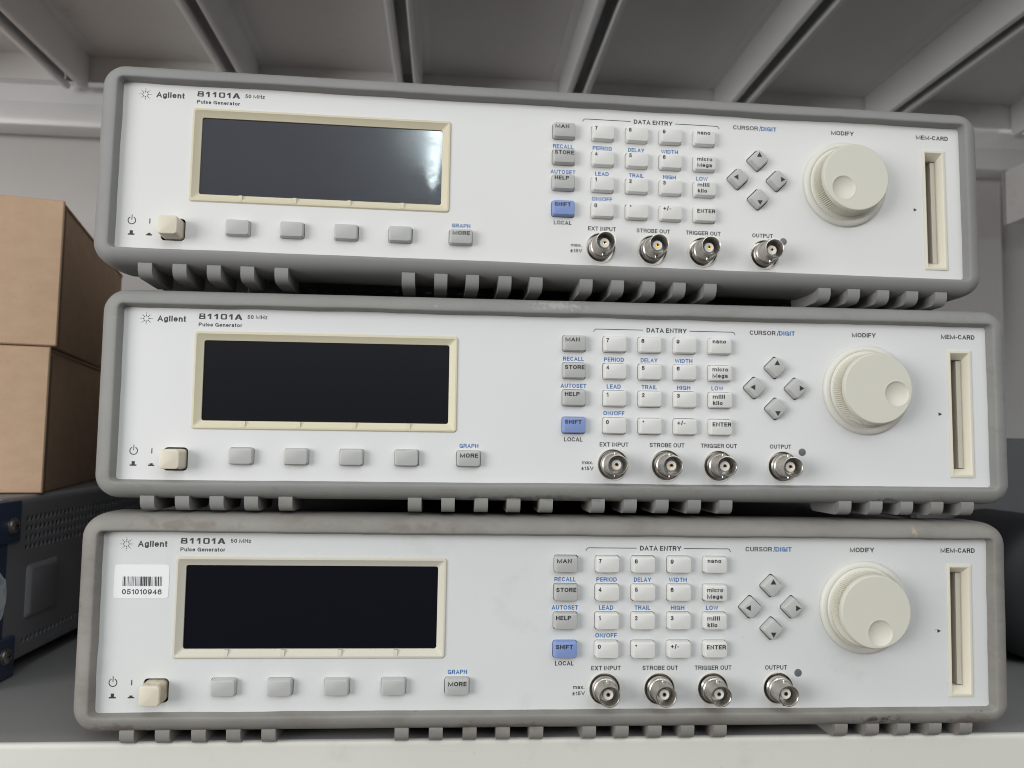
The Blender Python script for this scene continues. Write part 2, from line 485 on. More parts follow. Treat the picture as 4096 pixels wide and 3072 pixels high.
XH = 0.70
GL = {
    'A': (.80, [[(0, 0), (.5, 1), (1, 0)], [(.2, .32), (.8, .32)]]),
    'B': (.70, [[(.5, .53), (0, .53)], [(.5, .53)] + _a(.6, .765, .33, .235, -90, 90) + [(0, 1), (0, 0)] + _a(.62, .265, .38, .265, -90, 90) + [(.5, .53)]]),
    'C': (.78, [_a(.5, .5, .5, .5, 42, 318, 22)]),
    'D': (.74, [[(0, 0)] + _a(.42, .5, .58, .5, -90, 90, 14) + [(0, 1), (0, 0), (.2, 0)]]),
    'E': (.62, [[(1, 1), (0, 1), (0, 0), (1, 0)], [(0, .52), (.9, .52)]]),
    'F': (.60, [[(1, 1), (0, 1), (0, 0)], [(0, .5), (.86, .5)]]),
    'G': (.80, [_a(.5, .5, .5, .5, 42, 350, 22) + [(.99, .46)], [(.55, .46), (.99, .46), (.99, .0)]]),
    'H': (.74, [[(0, 0), (0, 1)], [(1, 0), (1, 1)], [(0, .52), (1, .52)]]),
    'I': (.0, [[(0, 0), (0, 1)]]),
    'K': (.74, [[(0, 0), (0, 1)], [(.95, 1), (0, .36)], [(.32, .6), (1, 0)]]),
    'L': (.58, [[(0, 1), (0, 0), (1, 0)]]),
    'M': (1.0, [[(0, 0), (0, 1), (.5, .05), (1, 1), (1, 0)]]),
    'N': (.76, [[(0, 0), (0, 1), (1, 0), (1, 1)]]),
    'O': (.84, [_a(.5, .5, .5, .5, 0, 360, 28)]),
    'P': (.70, [[(0, 0), (0, 1)] + _a(.6, .74, .4, .26, 90, -90) + [(0, .48)]]),
    'R': (.74, [[(0, 0), (0, 1)] + _a(.6, .75, .38, .25, 90, -90) + [(0, .5)], [(.58, .5), (.85, .38), (.93, 0)]]),
    'S': (.72, [_a(.5, .76, .44, .24, 20, 255, 14) + _a(.5, .25, .48, .25, 75, -165, 14)]),
    'T': (.70, [[(0, 1), (1, 1)], [(.5, 1), (.5, 0)]]),
    'U': (.74, [[(0, 1)] + _a(.5, .38, .5, .38, 180, 360, 14) + [(1, 1)]]),
    'V': (.78, [[(0, 1), (.5, 0), (1, 1)]]),
    'W': (1.1, [[(0, 1), (.26, 0), (.5, 1), (.74, 0), (1, 1)]]),
    'X': (.76, [[(0, 0), (1, 1)], [(0, 1), (1, 0)]]),
    'Y': (.78, [[(0, 1), (.5, .42), (.5, 0)], [(1, 1), (.5, .42)]]),
    '0': (.60, [_a(.5, .5, .5, .5, 0, 360, 28)]),
    '1': (.34, [[(0, .78), (.7, .86), (1, 1), (1, 0)]]),
    '2': (.60, [_a(.5, .72, .46, .28, 170, -25, 12) + [(0, 0), (1, 0)]]),
    '3': (.60, [_a(.48, .76, .44, .24, 165, -80, 12) + _a(.48, .27, .5, .27, 85, -165, 12)]),
    '4': (.62, [[(1.02, .25), (0, .25), (.76, 1), (.76, 0)]]),
    '5': (.60, [[(.9, 1), (.17, 1), (.08, .5)] + _a(.47, .32, .5, .32, 125, -160, 14)]),
    '6': (.60, [_a(.5, .33, .5, .33, 0, 360, 22), [(.93, .82)] + _a(.52, .5, .52, .5, 60, 190, 12)]),
    '7': (.58, [[(0, 1), (1, 1), (.62, .5), (.38, 0)]]),
    '8': (.60, [_a(.5, .76, .42, .24, 0, 360, 20), _a(.5, .27, .5, .27, 0, 360, 20)]),
    '9': (.60, [_a(.5, .67, .5, .33, 0, 360, 22), [(.07, .18)] + _a(.48, .5, .52, .5, 240, 370, 12)]),
    '/': (.36, [[(0, -.06), (1, 1.06)]]),
    '-': (.34, [[(0, .36), (1, .36)]]),
    '+': (.60, [[(0, .42), (1, .42)], [(.5, .1), (.5, .76)]]),
    '\u00b1': (.62, [[(0, .55), (1, .55)], [(.5, .25), (.5, .88)], [(0, 0), (1, 0)]]),
    '.': (.0, [[(0, 0), (0, .03)]]),
    'a': (.58, [_a(.44, .57, .46, .16, 160, 20, 8) + [(.9, .5), (.9, 0)], [(.9, .42)] + _a(.42, .21, .42, .2, 80, 290, 12) + [(.9, .2)]]),
    'c': (.56, [_a(.5, .35, .5, .35, 45, 315, 16)]),
    'e': (.60, [[(0, .37), (1, .37)] + _a(.5, .35, .5, .35, 5, 318, 20)]),
    'g': (.60, [_a(.48, .36, .48, .34, 0, 360, 20), [(.97, .7), (.97, -.02)] + _a(.5, -.02, .47, .24, 0, -160, 10)]),
    'i': (.0, [[(0, 0), (0, XH)], [(0, .93), (0, 1.0)]]),
    'k': (.56, [[(0, 0), (0, 1)], [(.9, .7), (0, .25)], [(.35, .42), (1, 0)]]),
    'l': (.0, [[(0, 0), (0, 1)]]),
    'm': (.94, [[(0, 0), (0, .7)], [(0, .45)] + _a(.25, .46, .25, .24, 180, 0, 8) + [(.5, 0)], [(.5, .45)] + _a(.75, .46, .25, .24, 180, 0, 8) + [(1, 0)]]),
    'n': (.58, [[(0, 0), (0, .7)], [(0, .42)] + _a(.5, .42, .5, .28, 180, 0, 10) + [(1, 0)]]),
    'o': (.62, [_a(.5, .35, .5, .35, 0, 360, 22)]),
    'r': (.36, [[(0, 0), (0, .7)], [(0, .4)] + _a(.85, .36, .85, .32, 180, 85, 8)]),
    's': (.54, [_a(.5, .53, .44, .17, 20, 255, 10) + _a(.5, .18, .48, .18, 75, -165, 10)]),
    't': (.34, [[(.3, .95), (.3, .2)] + _a(.75, .2, .45, .2, 180, 280, 6), [(-.1, .68), (1, .68)]]),
    'u': (.58, [[(0, .7)] + _a(.5, .28, .5, .28, 180, 360, 10) + [(1, .7)], [(1, .3), (1, 0)]]),
    'x': (.58, [[(0, 0), (1, .7)], [(0, .7), (1, 0)]]),
    'z': (.52, [[(0, .7), (1, .7), (0, 0), (1, 0)]]),
}
_tc = {}


def ribbon(pts, t, closed):
    """offset outlines of a polyline, mitred"""
    n = len(pts)
    L, R_ = [], []
    for i in range(n):
        p = Vector(pts[i])
        if closed:
            d0 = (p - Vector(pts[i - 1])).normalized()
            d1 = (Vector(pts[(i + 1) % n]) - p).normalized()
        else:
            d0 = (p - Vector(pts[i - 1])).normalized() if i else None
            d1 = (Vector(pts[i + 1]) - p).normalized() if i < n - 1 else None
            d0 = d0 or d1
            d1 = d1 or d0
        nn = Vector((-d0.y - d1.y, d0.x + d1.x))
        if nn.length < 1e-4:
            nn = Vector((-d0.y, d0.x))
        nn.normalize()
        k = min(1.9, 1.0 / max(0.3, nn.dot(Vector((-d0.y, d0.x)))))
        q = p.copy()
        if not closed and i == 0:
            q -= d1 * t / 2
        if not closed and i == n - 1:
            q += d0 * t / 2
        L.append((q.x + nn.x * t / 2 * k, q.y + nn.y * t / 2 * k))
        R_.append((q.x - nn.x * t / 2 * k, q.y - nn.y * t / 2 * k))
    return L, R_


def glyphs(s, t, space):
    key = (s, t, space)
    if key in _tc:
        return _tc[key]
    x = 0.0
    vs, fs = [], []
    for ch in s:
        if ch == ' ':
            x += 0.34
            continue
        wd, strokes = GL[ch]
        full = t
        t = full * (0.88 if ch in 'MWm' else 1.0)
        wc = max(0.0, wd - t)
        for si, st in enumerate(strokes):
            pts = [(x + t / 2 + px * wc, t / 2 + py * (1 - t)) for px, py in st]
            cl = (abs(pts[0][0] - pts[-1][0]) + abs(pts[0][1] - pts[-1][1])) < 1e-5 and len(pts) > 8
            if cl:
                pts = pts[:-1]
            L, R_ = ribbon(pts, t, cl)
            o = len(vs)
            n = len(pts)
            for a_, b_ in zip(L, R_):
                vs.append((a_[0], a_[1], si))
                vs.append((b_[0], b_[1], si))
            for i in range(n if cl else n - 1):
                j = (i + 1) % n
                fs.append([o + 2 * i, o + 2 * i + 1, o + 2 * j + 1, o + 2 * j])
        x += wc + t + 0.125 * space
        t = full
    _tc[key] = (vs, fs)
    return vs, fs


def text(mb, s, x0, x1, base, cap, m, w0=0.04, weight=0.012, space=1.05):
    vs, fs = glyphs(s, 0.142 + weight * 2.6 + (0.018 if s.upper() == s and len(s) > 1 else 0.0), space)
    a = min(v[0] for v in vs)
    b = max(v[0] for v in vs)
    k = (x1 - x0) / (b - a)
    o = len(mb.v)
    mb.v += [(x0 + (x - a) * k, base + y * cap, w0 + 0.012 * si) for x, y, si in vs]
    for f in fs:
        mb.face([i + o for i in f], m, False)


def empty(name, parent=None):
    o = bpy.data.objects.new(name, None)
    o.empty_display_size = 0.05
    COL.objects.link(o)
    if parent:
        o.parent = parent
    return o


def tag(o, label, cat, group=None, kind=None):
    if label:
        o['label'] = label
    if cat:
        o['category'] = cat
    if group:
        o['group'] = group
    if kind:
        o['kind'] = kind
    return o


# ------------------------------------------------------------------ the pulse generator
O = (178.0, -83.5, -150.0)           # local point of the Empty (middle of the base)
PX0, PX1, PY0, PY1 = -32.6, 389.1, -69.3, 10.9     # visible panel
KEYCOL = (179.5, 199.25, 216.6, 233.9, 251.4)
KEYROW = (-1.9, -15.1, -28.3, -41.5)
SOFT = (23.5, 48.7, 74.2, 100.0, 129.2)
CURS = ((279.5, -11.8, 'up'), (269.0, -21.9, 'left'), (289.6, -21.9, 'right'), (279.5, -32.0, 'down'))
BNC = ((198.7, -60.1), (225.0, -60.2), (250.9, -60.2), (283.0, -60.2))
FEETX = [-20.8 + 15.55 * k for k in range(5)] + [101.2 + 15.55 * k for k in range(5)] + \
        [188.1 + 15.65 * k for k in range(5)] + [310.2 + 15.62 * k for k in range(5)]


def diamond(cx, cy, h, r, n=4):
    p = rrect(-h, h, -h, h, r, n)
    c = math.cos(math.pi / 4)
    return [(cx + (x - y) * c, cy + (x + y) * c) for x, y in p]


def key_mesh(cx, cy, hw, hh, top, m, w_bot=-3.0, r=1.1, taper=0.35):
    mb = MB(O)
    st = [(taper, w_bot, 0), (taper, 0.2, 0), (0.12, top - 0.75, 0), (0.0, top - 0.4, 0), (-0.12, top - 0.1, 0), (-0.30, top, 0)]
    rings = [rrect(cx - hw - d, cx + hw + d, cy - hh - d, cy + hh + d, r + d * .5, 5, z) for d, z, _ in st]
    mb.loops(rings, m, False, True)
    return mb


def make_bumper(m, seed):
    mb = MB(O)
    # (dx, dy, corner radius, w)
    prof = [(0.0, 0.0, 1.5, -0.6), (0.1, 0.1, 1.6, 0.3), (0.45, 0.4, 2.0, 1.8), (0.9, 0.75, 2.3, 3.6), (1.1, 0.95, 2.5, 4.25), (1.4, 1.25, 2.8, 4.65), (1.95, 1.7, 3.3, 4.8),
            (3.4, 2.9, 4.6, 4.6), (5.0, 4.3, 6.2, 4.15), (6.6, 5.6, 7.8, 3.35), (8.0, 6.8, 9.0, 2.1), (9.2, 7.8, 10.2, 0.4), (9.9, 8.4, 11, -1.8),
            (10.2, 8.7, 11.4, -4.5), (10.3, 8.8, 11.5, -10), (10.2, 8.7, 11.4, -20), (9.6, 8.1, 11, -27), (8.2, 6.8, 10, -31.5), (6.2, 5.0, 9, -33.6),
            (3.4, 2.6, 7, -34.3)]
    rings = []
    for k, (dx, dy, r, z) in enumerate(prof):
        x0, x1, y0, y1 = PX0 - dx, PX1 + dx, PY0 - dy, PY1 + dy
        pts = []
        nc, nl, ns = 10, 90, 24
        corners = ((x1 - r, y0 + r, -90), (x1 - r, y1 - r, 0), (x0 + r, y1 - r, 90), (x0 + r, y0 + r, 180))
        arcs = []
        for cx, cy, a0 in corners:
            arcs.append([(cx + r * math.cos(math.radians(a0 + 90 * i / nc)), cy + r * math.sin(math.radians(a0 + 90 * i / nc))) for i in range(nc + 1)])
        for q in range(4):
            a = arcs[q]
            b = arcs[(q + 1) % 4]
            pts += a
            n = ns if q % 2 == 0 else nl
            for i in range(1, n):
                t_ = i / n
                pts.append((a[-1][0] * (1 - t_) + b[0][0] * t_, a[-1][1] * (1 - t_) + b[0][1] * t_))
        amp = 0.30 if k < 3 else (0.16 if k < 6 else 0.05)
        ring = []
        cxm, cym = (x0 + x1) / 2, (y0 + y1) / 2
        for x, y in pts:
            nv = noise.noise(Vector((x * 0.035 + seed * 7, y * 0.05, seed))) + 0.5 * noise.noise(Vector((x * 0.11 + seed, y * 0.12, 3)))
            near = min(abs(x - x0), abs(x - x1)), min(abs(y - y0), abs(y - y1))
            if near[1] < 3:
                y += nv * amp * 1.5 * (1 if y > cym else -0.6)
            if near[0] < 3:
                x += nv * amp * 1.2
            ring.append((x, y, z + nv * 0.08))
        rings.append(ring)
    mb.loops(rings, m, False, False)
    return mb


def make_panel(m):
    mb = MB(O)
    holes = [rrect(-34.2, 390.6, -70.8, 12.4, 2, 3)]
    for c in KEYCOL:
        for r in KEYROW:
            holes.append(rrect(c - 5.85, c + 5.85, r - 4.15, r + 4.15, 1.35, 4))
    for c in SOFT:
        holes.append(rrect(c - 5.85, c + 5.85, -58.1 - 4.0, -58.1 + 4.0, 1.35, 4))
    for cx, cy, _ in CURS:
        holes.append(diamond(cx, cy, 4.35, 1.3))
    holes.append(rrect(-6.5 - 5.6, -6.5 + 5.6, -59.8 - 5.4, -59.8 + 5.4, 2.0, 5))
    holes.append(rrect(0.7, 122.6, -44.9, -0.7, 1.5, 3))
    holes.append(rrect(369.4, 380.4, -64.0, -1.9, 0.3, 2))
    for cx, cy in BNC:
        holes.append(circ(cx, cy, 7.35, 48))
    mb.add_poly(holes, 0.0, 1.1, m)
    T = lambda *a, **k: text(mb, *a, **k)
    lt = dict(weight=0.006)
    T('CURSOR', 267.1, 280.2, 4.45, 2.2, M_ink, **lt)
    T('/', 280.9, 281.9, 4.25, 2.5, M_blue, weight=0.0)
    T('DIGIT', 282.0, 290.1, 4.45, 2.2, M_blue, weight=0.014)
    T('DATA ENTRY', 215.3, 235.4, 4.45, 2.25, M_ink, weight=0.012)
    T('MODIFY', 319.4, 331.8, 4.45, 2.25, M_ink, weight=0.012)
    T('MEM-CARD', 365.8, 383.5, 4.6, 2.25, M_ink, weight=0.014)
    for s, a, b in (('EXT INPUT', 192.3, 206.4), ('STROBE OUT', 216.8, 234.0), ('TRIGGER OUT', 242.1, 260.1), ('OUTPUT', 276.6, 287.4)):
        T(s, a, b, -51.55, 2.05, M_ink, **lt)
    T('LOCAL', 175.0, 183.9, -49.3, 2.05, M_ink, weight=0.01)
    for s, c, hw, r in (('RECALL', 179.3, 5.1, 1), ('AUTOSET', 179.35, 6.3, 2), ('PERIOD', 199.2, 4.9, 1), ('DELAY', 216.6, 4.2, 1), ('WIDTH', 233.7, 4.4, 1),
                        ('LEAD', 199.1, 3.45, 2), ('TRAIL', 216.6, 3.8, 2), ('HIGH', 233.7, 3.3, 2), ('LOW', 250.6, 3.0, 2), ('ON/OFF', 199.2, 5.2, 3)):
        T(s, c - hw, c + hw, (0, -10.3, -23.45, -36.4)[r], 2.05, M_blue, weight=0.012)
    T('GRAPH', 124.8, 133.8, -53.1, 2.05, M_blue, weight=0.01)
    T('max.', 183.7, 189.1, -60.1, 1.75, M_ink, weight=0.01, space=1.15)
    T('\u00b115V', 183.4, 189.4, -63.0, 1.75, M_ink, weight=0.006)
    T('50 MHz', 23.7, 33.1, 6.5, 1.85, M_inkl, weight=0.01, space=1.1)
    T('Pulse Generator', 1.4, 21.4, 2.45, 1.8, M_inkl, weight=0.016, space=1.1)
    T('Agilent', -17.6, -4.5, 4.4, 2.75, M_inkl, weight=0.02, space=1.12)
    # extended figures of the model number
    b0, h = 5.95, 2.6

    def R(x0, x1, y0, y1, r=0.02):
        return rrect(x0, x1, y0, y1, r, 4)

    def P(lp):
        mb.add_poly(lp, 0.05, 0.04, M_inkl)
    P([R(1.4, 4.4, b0, b0 + 1.45, 0.45), R(2.15, 3.65, b0 + 0.45, b0 + 1.0, 0.1)])
    P([R(1.55, 4.25, b0 + 1.28, b0 + h, 0.4), R(2.25, 3.55, b0 + 1.66, b0 + h - 0.42, 0.1)])
    for x in (5.3, 8.4, 15.1):
        P([[(x + 0.95, b0), (x + 1.75, b0), (x + 1.75, b0 + h), (x + 0.9, b0 + h), (x, b0 + h - 0.85), (x, b0 + h - 1.15), (x + 0.3, b0 + h - 1.25), (x + 0.95, b0 + h - 0.85)]])
    P([R(11.4, 14.3, b0, b0 + h, 0.6), R(12.15, 13.55, b0 + 0.5, b0 + h - 0.5, 0.2)])
    x = 17.8
    P([[(x, b0), (x + 0.95, b0), (x + 1.3, b0 + 0.55), (x + 2.3, b0 + 0.55), (x + 2.6, b0), (x + 3.6, b0), (x + 2.35, b0 + h), (x + 1.3, b0 + h)],
       [(x + 1.55, b0 + 1.0), (x + 2.1, b0 + 1.0), (x + 1.83, b0 + 1.75)]])
    # spark emblem of dots
    for k in range(8):
        a = math.pi / 4 * k
        for r, d in ((1.25, 0.29), (2.05, 0.23), (2.8, 0.14)):
            P([circ(-22.6 + r * math.cos(a), 5.6 + r * math.sin(a), d, 12)])
    # bracket round DATA ENTRY
    def bracket(xa, xb, sg):
        t_ = 0.17
        pts = [(xa, 5.55), (xb - sg * 1.6, 5.55)]
        o_, i_ = [], []
        y = 5.55
        o_ = [(xa, y + t_), (xb - sg * 1.4, y + t_), (xb - sg * 0.7, y - 0.15), (xb, y - 1.45)]
        i_ = [(xb - sg * 0.3, y - 1.5), (xb - sg * 0.95, y - 0.35), (xb - sg * 1.6, y - t_), (xa, y - t_)]
        P2 = o_ + i_
        mb.add_poly([P2], 0.05, 0.04, M_ink)
    bracket(213.6, 188.9, -1)
    bracket(236.7, 259.9, 1)
    # power marks
    ring = [(-25.45 + 1.9 * math.cos(a), -56.2 + 1.9 * math.sin(a)) for a in [math.radians(115 + 310 * i / 30) for i in range(31)]]
    ring2 = [(-25.45 + 1.5 * math.cos(a), -56.2 + 1.5 * math.sin(a)) for a in [math.radians(115 + 310 * i / 30) for i in range(31)]]
    mb.add_poly([ring + ring2[::-1]], 0.05, 0.04, M_ink)
    mb.add_poly([R(-25.62, -25.28, -56.0, -53.4)], 0.05, 0.04, M_ink)
    mb.add_poly([R(-17.5, -17.05, -57.4, -55.0)], 0.05, 0.04, M_ink)
    mb.add_poly([[(-26.9, -63.15), (-23.9, -63.15), (-23.9, -62.5), (-24.7, -62.5), (-24.7, -61.0), (-26.1, -61.0), (-26.1, -62.5), (-26.9, -62.5)]], 0.05, 0.04, M_ink)
    mb.add_poly([[(-18.7, -63.15), (-15.9, -63.15), (-15.9, -62.55), (-16.6, -62.55), (-16.6, -61.9), (-18.0, -61.9), (-18.0, -62.55), (-18.7, -62.55)]], 0.05, 0.04, M_ink)
    mb.add_poly([[(363.4, -34.2), (365.3, -33.3), (363.4, -32.4)]], 0.05, 0.04, M_ink)
    return mb


def make_display_frame(m):
    mb = MB(O)
    X0, X1, Y0, Y1 = 0.0, 123.2, -45.6, 0.0
    st = [(-0.2, -0.3, 1.5, 0.03), (0.0, 0.0, 1.5, 0.35), (0.25, 0.25, 1.3, 0.7), (0.95, 0.95, 1.0, 0.75), (1.25, 1.2, 0.9, 0.55), (3.7, 3.6, 1.2, -1.1), (3.95, 3.85, 1.1, -1.2), (4.0, 3.9, 1.1, -2.6)]
    rings = [rrect(X0 + a, X1 - a, Y0 + b, Y1 - b, r, 5, z) for a, b, r, z in st]
    mb.loops(rings, m)
    for x in (23.7, 49.1, 74.9, 100.4):
        pr = [(Y0 + 0.7, 0.6), (Y0 + 0.7, 0.85), (Y0 + 1.2, 0.9), (Y0 + 3.7, 0.05), (Y0 + 3.8, -1.2)]
        k = [[(xx, y, z) for y, z in pr] for xx in (x - 0.85, x + 0.85)]
        a = [mb.vert(p) for p in k[0]]
        b = [mb.vert(p) for p in k[1]]
        for i in range(len(a) - 1):
            mb.face([a[i], b[i], b[i + 1], a[i + 1]], m)
        mb.face(a, m)
        mb.face(b[::-1], m)
    return mb


def make_knob(m, dcx, dcy, cx=326.1, cy=-21.9):
    mb = MB(O)
    N, T = 648, 108
    prof = [(18.1, 2.0, .0), (18.0, 3.0, .0), (17.95, 3.3, .95), (17.5, 9.9, .95), (17.45, 10.2, .0), (17.35, 10.6, 0), (17.2, 11.3, 0), (17.0, 11.9, 0), (16.8, 12.12, 0)]
    rings = []
    for r, z, a in prof:
        rings.append([(cx + (r - a * (0.5 + 0.5 * math.cos(T * 2 * math.pi * i / N))) * math.cos(2 * math.pi * i / N),
                       cy + (r - a * (0.5 + 0.5 * math.cos(T * 2 * math.pi * i / N))) * math.sin(2 * math.pi * i / N), z) for i in range(N)])
    RR = 5.95

    def hz(x, y):
        d = math.hypot(x - dcx, y - dcy)
        z = 12.2
        if d < RR:
            t_ = d / RR
            z -= 1.9 * (1 - t_ ** 2.0) * 0.85 + 0.25 * min(1, (1 - t_) * 8)
        elif d < RR + 0.5:
            z += 0.05
        return z
    last = rings[-1]
    for k in range(0, 64):
        r = 16.6 * (1 - k / 64)
        rings.append([(cx + r * math.cos(2 * math.pi * i / N), cy + r * math.sin(2 * math.pi * i / N),
                       hz(cx + r * math.cos(2 * math.pi * i / N), cy + r * math.sin(2 * math.pi * i / N))) for i in range(N)])
    R = mb.loops(rings, m)
    c = mb.vert((cx, cy, hz(cx, cy)))
    for i in range(N):
        mb.face([R[-1][i], R[-1][(i + 1) % N], c], m, True)
    return mb


def make_foot(x, drop, m):
    mb = MB(O)
    pr = [(-76.0, -1.5), (-76.7, 1.95), (-77.2, 2.15), (-80.3, 1.8), (-82.0, 0.8), (-83.1, -0.8), (-83.5, -2.8), (-83.5, -6.0),
          (-83.5, -16), (-83.5, -27), (-82.4, -29.5), (-77.0, -30.5)]
    n = len(pr)
    rings = [[(xx + dd, y * 1.0, z) for y, z in pr] for xx, dd in ((x, 0), (x + 6.3, 0))]
    a = [mb.vert(p) for p in rings[0]]
    b = [mb.vert(p) for p in rings[1]]
    for i in range(n):
        j = (i + 1) % n
        mb.face([a[i], b[i], b[j], a[j]], m, True)
    mb.face(a[::-1], m)
    mb.face(b, m)
    return mb


LEG = {(0, 0): ('MAN', 174.8, 181.8, -1.25), (0, 1): ('STORE', 174.6, 184.2, -14.65), (0, 2): ('HELP', 174.7, 181.9, -27.6), (0, 3): ('SHIFT', 174.8, 182.9, -40.95),
       (1, 0): ('7', 194.7, 196.1, -1.2), (1, 1): ('4', 194.6, 196.2, -14.4), (1, 2): ('1', 194.8, 195.9, -27.6), (1, 3): ('0', 194.6, 196.1, -40.8),
       (2, 0): ('8', 211.9, 213.4, -1.2), (2, 1): ('5', 212.0, 213.5, -14.4), (2, 2): ('2', 212.0, 213.5, -27.6), (2, 3): ('.', 212.4, 213.3, -39.6),
       (3, 0): ('9', 229.2, 230.7, -1.2), (3, 1): ('6', 229.3, 230.8, -14.4), (3, 2): ('3', 229.3, 230.8, -27.6), (3, 3): ('+/-', 229.5, 233.5, -40.7),
       (4, 0): ('nano', 247.0, 253.9, -0.7), (4, 1): ('micro|Mega', 247.0, 254.8, -14.4), (4, 2): ('milli|kilo', 247.1, 253.2, -27.7), (4, 3): ('ENTER', 246.9, 256.2, -41.15)}


def circ3(cx, cy, r, z, n):
    return [(x, y, z) for x, y in circ(cx, cy, r, n)]


def bnc_meshes(cx, cy):
    mb = MB(O)
    # washer ring, threaded bush, barrel (open), bore
    mb.lathe(cx, cy, [(7.9, -0.3), (7.9, 0.35), (7.6, 0.5), (7.25, 0.45), (7.1, -0.8)], M_knobb, 56)
    mb.lathe(cx, cy, [(7.1, -2.2), (6.1, -2.2), (6.1, 0.3)] + [(6.1 - (0.3 if k % 2 else 0), 0.7 + 0.32 * k) for k in range(8)] +
             [(5.7, 3.4), (5.2, 3.7), (4.95, 4.4), (4.85, 5.6), (4.85, 12.3), (4.8, 12.65), (4.5, 12.7), (4.3, 12.5), (4.22, 11.8), (4.15, 4.2), (0.3, 4.0)], M_nickel, 56)
    for s in (1, -1):
        mb.box(cx - 0.85, cx + 0.85, cy + s * 5.15 - 0.9, cy + s * 5.15 + 0.9, 6.2, 7.9, M_nickel, 0.35)
    ins = MB(O)
    ins.lathe(cx, cy, [(2.8, 4.0), (2.8, 6.0), (2.45, 6.1), (2.4, 9.0), (2.25, 9.2), (0.95, 9.2)], M_teflon, 40)
    con = MB(O)
    con.lathe(cx, cy, [(1.0, 8.5), (1.0, 9.25), (0.9, 9.4), (0.55, 9.35)], M_gold, 24)
    con.lathe(cx, cy, [(0.55, 9.35), (0.5, 7.0), (0.01, 7.0)], M_black, 24)
    return mb, ins, con


def make_slot(m):
    mb = MB(O)
    X0, X1, Y0, Y1 = 368.75, 381.05, -64.7, -1.2
    st = [(-0.05, -0.05, 0.2, 0.03), (0.0, 0.0, .25, 0.5), (0.25, 0.25, 0.2, 0.6), (1.25, 1.25, .15, 0.6), (1.55, 1.5, 0.1, 0.3), (2.9, 4.2, 0.1, -3.4), (2.95, 4.25, 0.1, -3.8)]
    rings = [rrect(X0 + a, X1 - a + (0.5 if k > 4 else 0), Y0 + b, Y1 - b, r, 2, z) for k, (a, b, r, z) in enumerate(st)]
    mb.loops(rings, m)
    mb.loops([rrect(X0 + 2.95, X1 - 2.45, Y0 + 4.25, Y1 - 4.25, .1, 2, z) for z in (-3.8, -9.0)], M_slotin)
    mb.loops([rrect(X0 + 2.8, X1 - 2.3, Y0 + 4.0, Y1 - 4.0, .1, 2, z) for z in (-8.8, -20.0)], M_black, False, True)
    # spring shutter strip along the right wall
    mb.box(X1 - 5.0, X1 - 2.55, Y0 + 4.6, Y1 - 4.6, -9.5, -4.6, M_slotin)
    return mb


M_slotin = mat('slot_inside', (0.62, 0.58, 0.50, 1), 0.6)
M_slotc = mat('slot_cream', (0.74, 0.70, 0.58, 1), 0.5, var=0.03, vscale=20, bump=0.1, bscale=2200)


def make_sticker():
    mb = MB(O)
    pts = rrect(-27.2, -3.0, -18.8, -3.7, 1.3, 6)
    pts = [(x + 0.0 * y, y) for x, y in pts]
    mb.add_poly([pts], 0.16, 0.12, M_stick)
    bars = [1, 2, 4, 1, 1, 3, 1, 2, 2, 3, 1, 2, 1, 2, 2, 2, 1, 1, 1, 3, 2, 2, 1, 2, 1, 2, 1, 2, 1, 1, 5, 1, 3, 1, 5, 1, 4, 2, 2, 1, 5, 2, 1, 2, 1, 3, 1, 2, 3, 1, 2, 2, 4, 2, 2, 1, 1, 1, 1]
    tot = sum(bars)
    x = -23.4
    k = 17.3 / tot
    for i, b_ in enumerate(bars):
        if i % 2 == 0:
            mb.add_poly([[(x, -13.25), (x + b_ * k * 0.92, -13.25), (x + b_ * k * 0.92, -9.0), (x, -9.0)]], 0.21, 0.03, M_barcode)
        x += b_ * k
    text(mb, '051010946', -23.5, -6.0, -17.0, 2.35, M_barcode, w0=0.2, weight=0.0, space=1.08)
    return mb


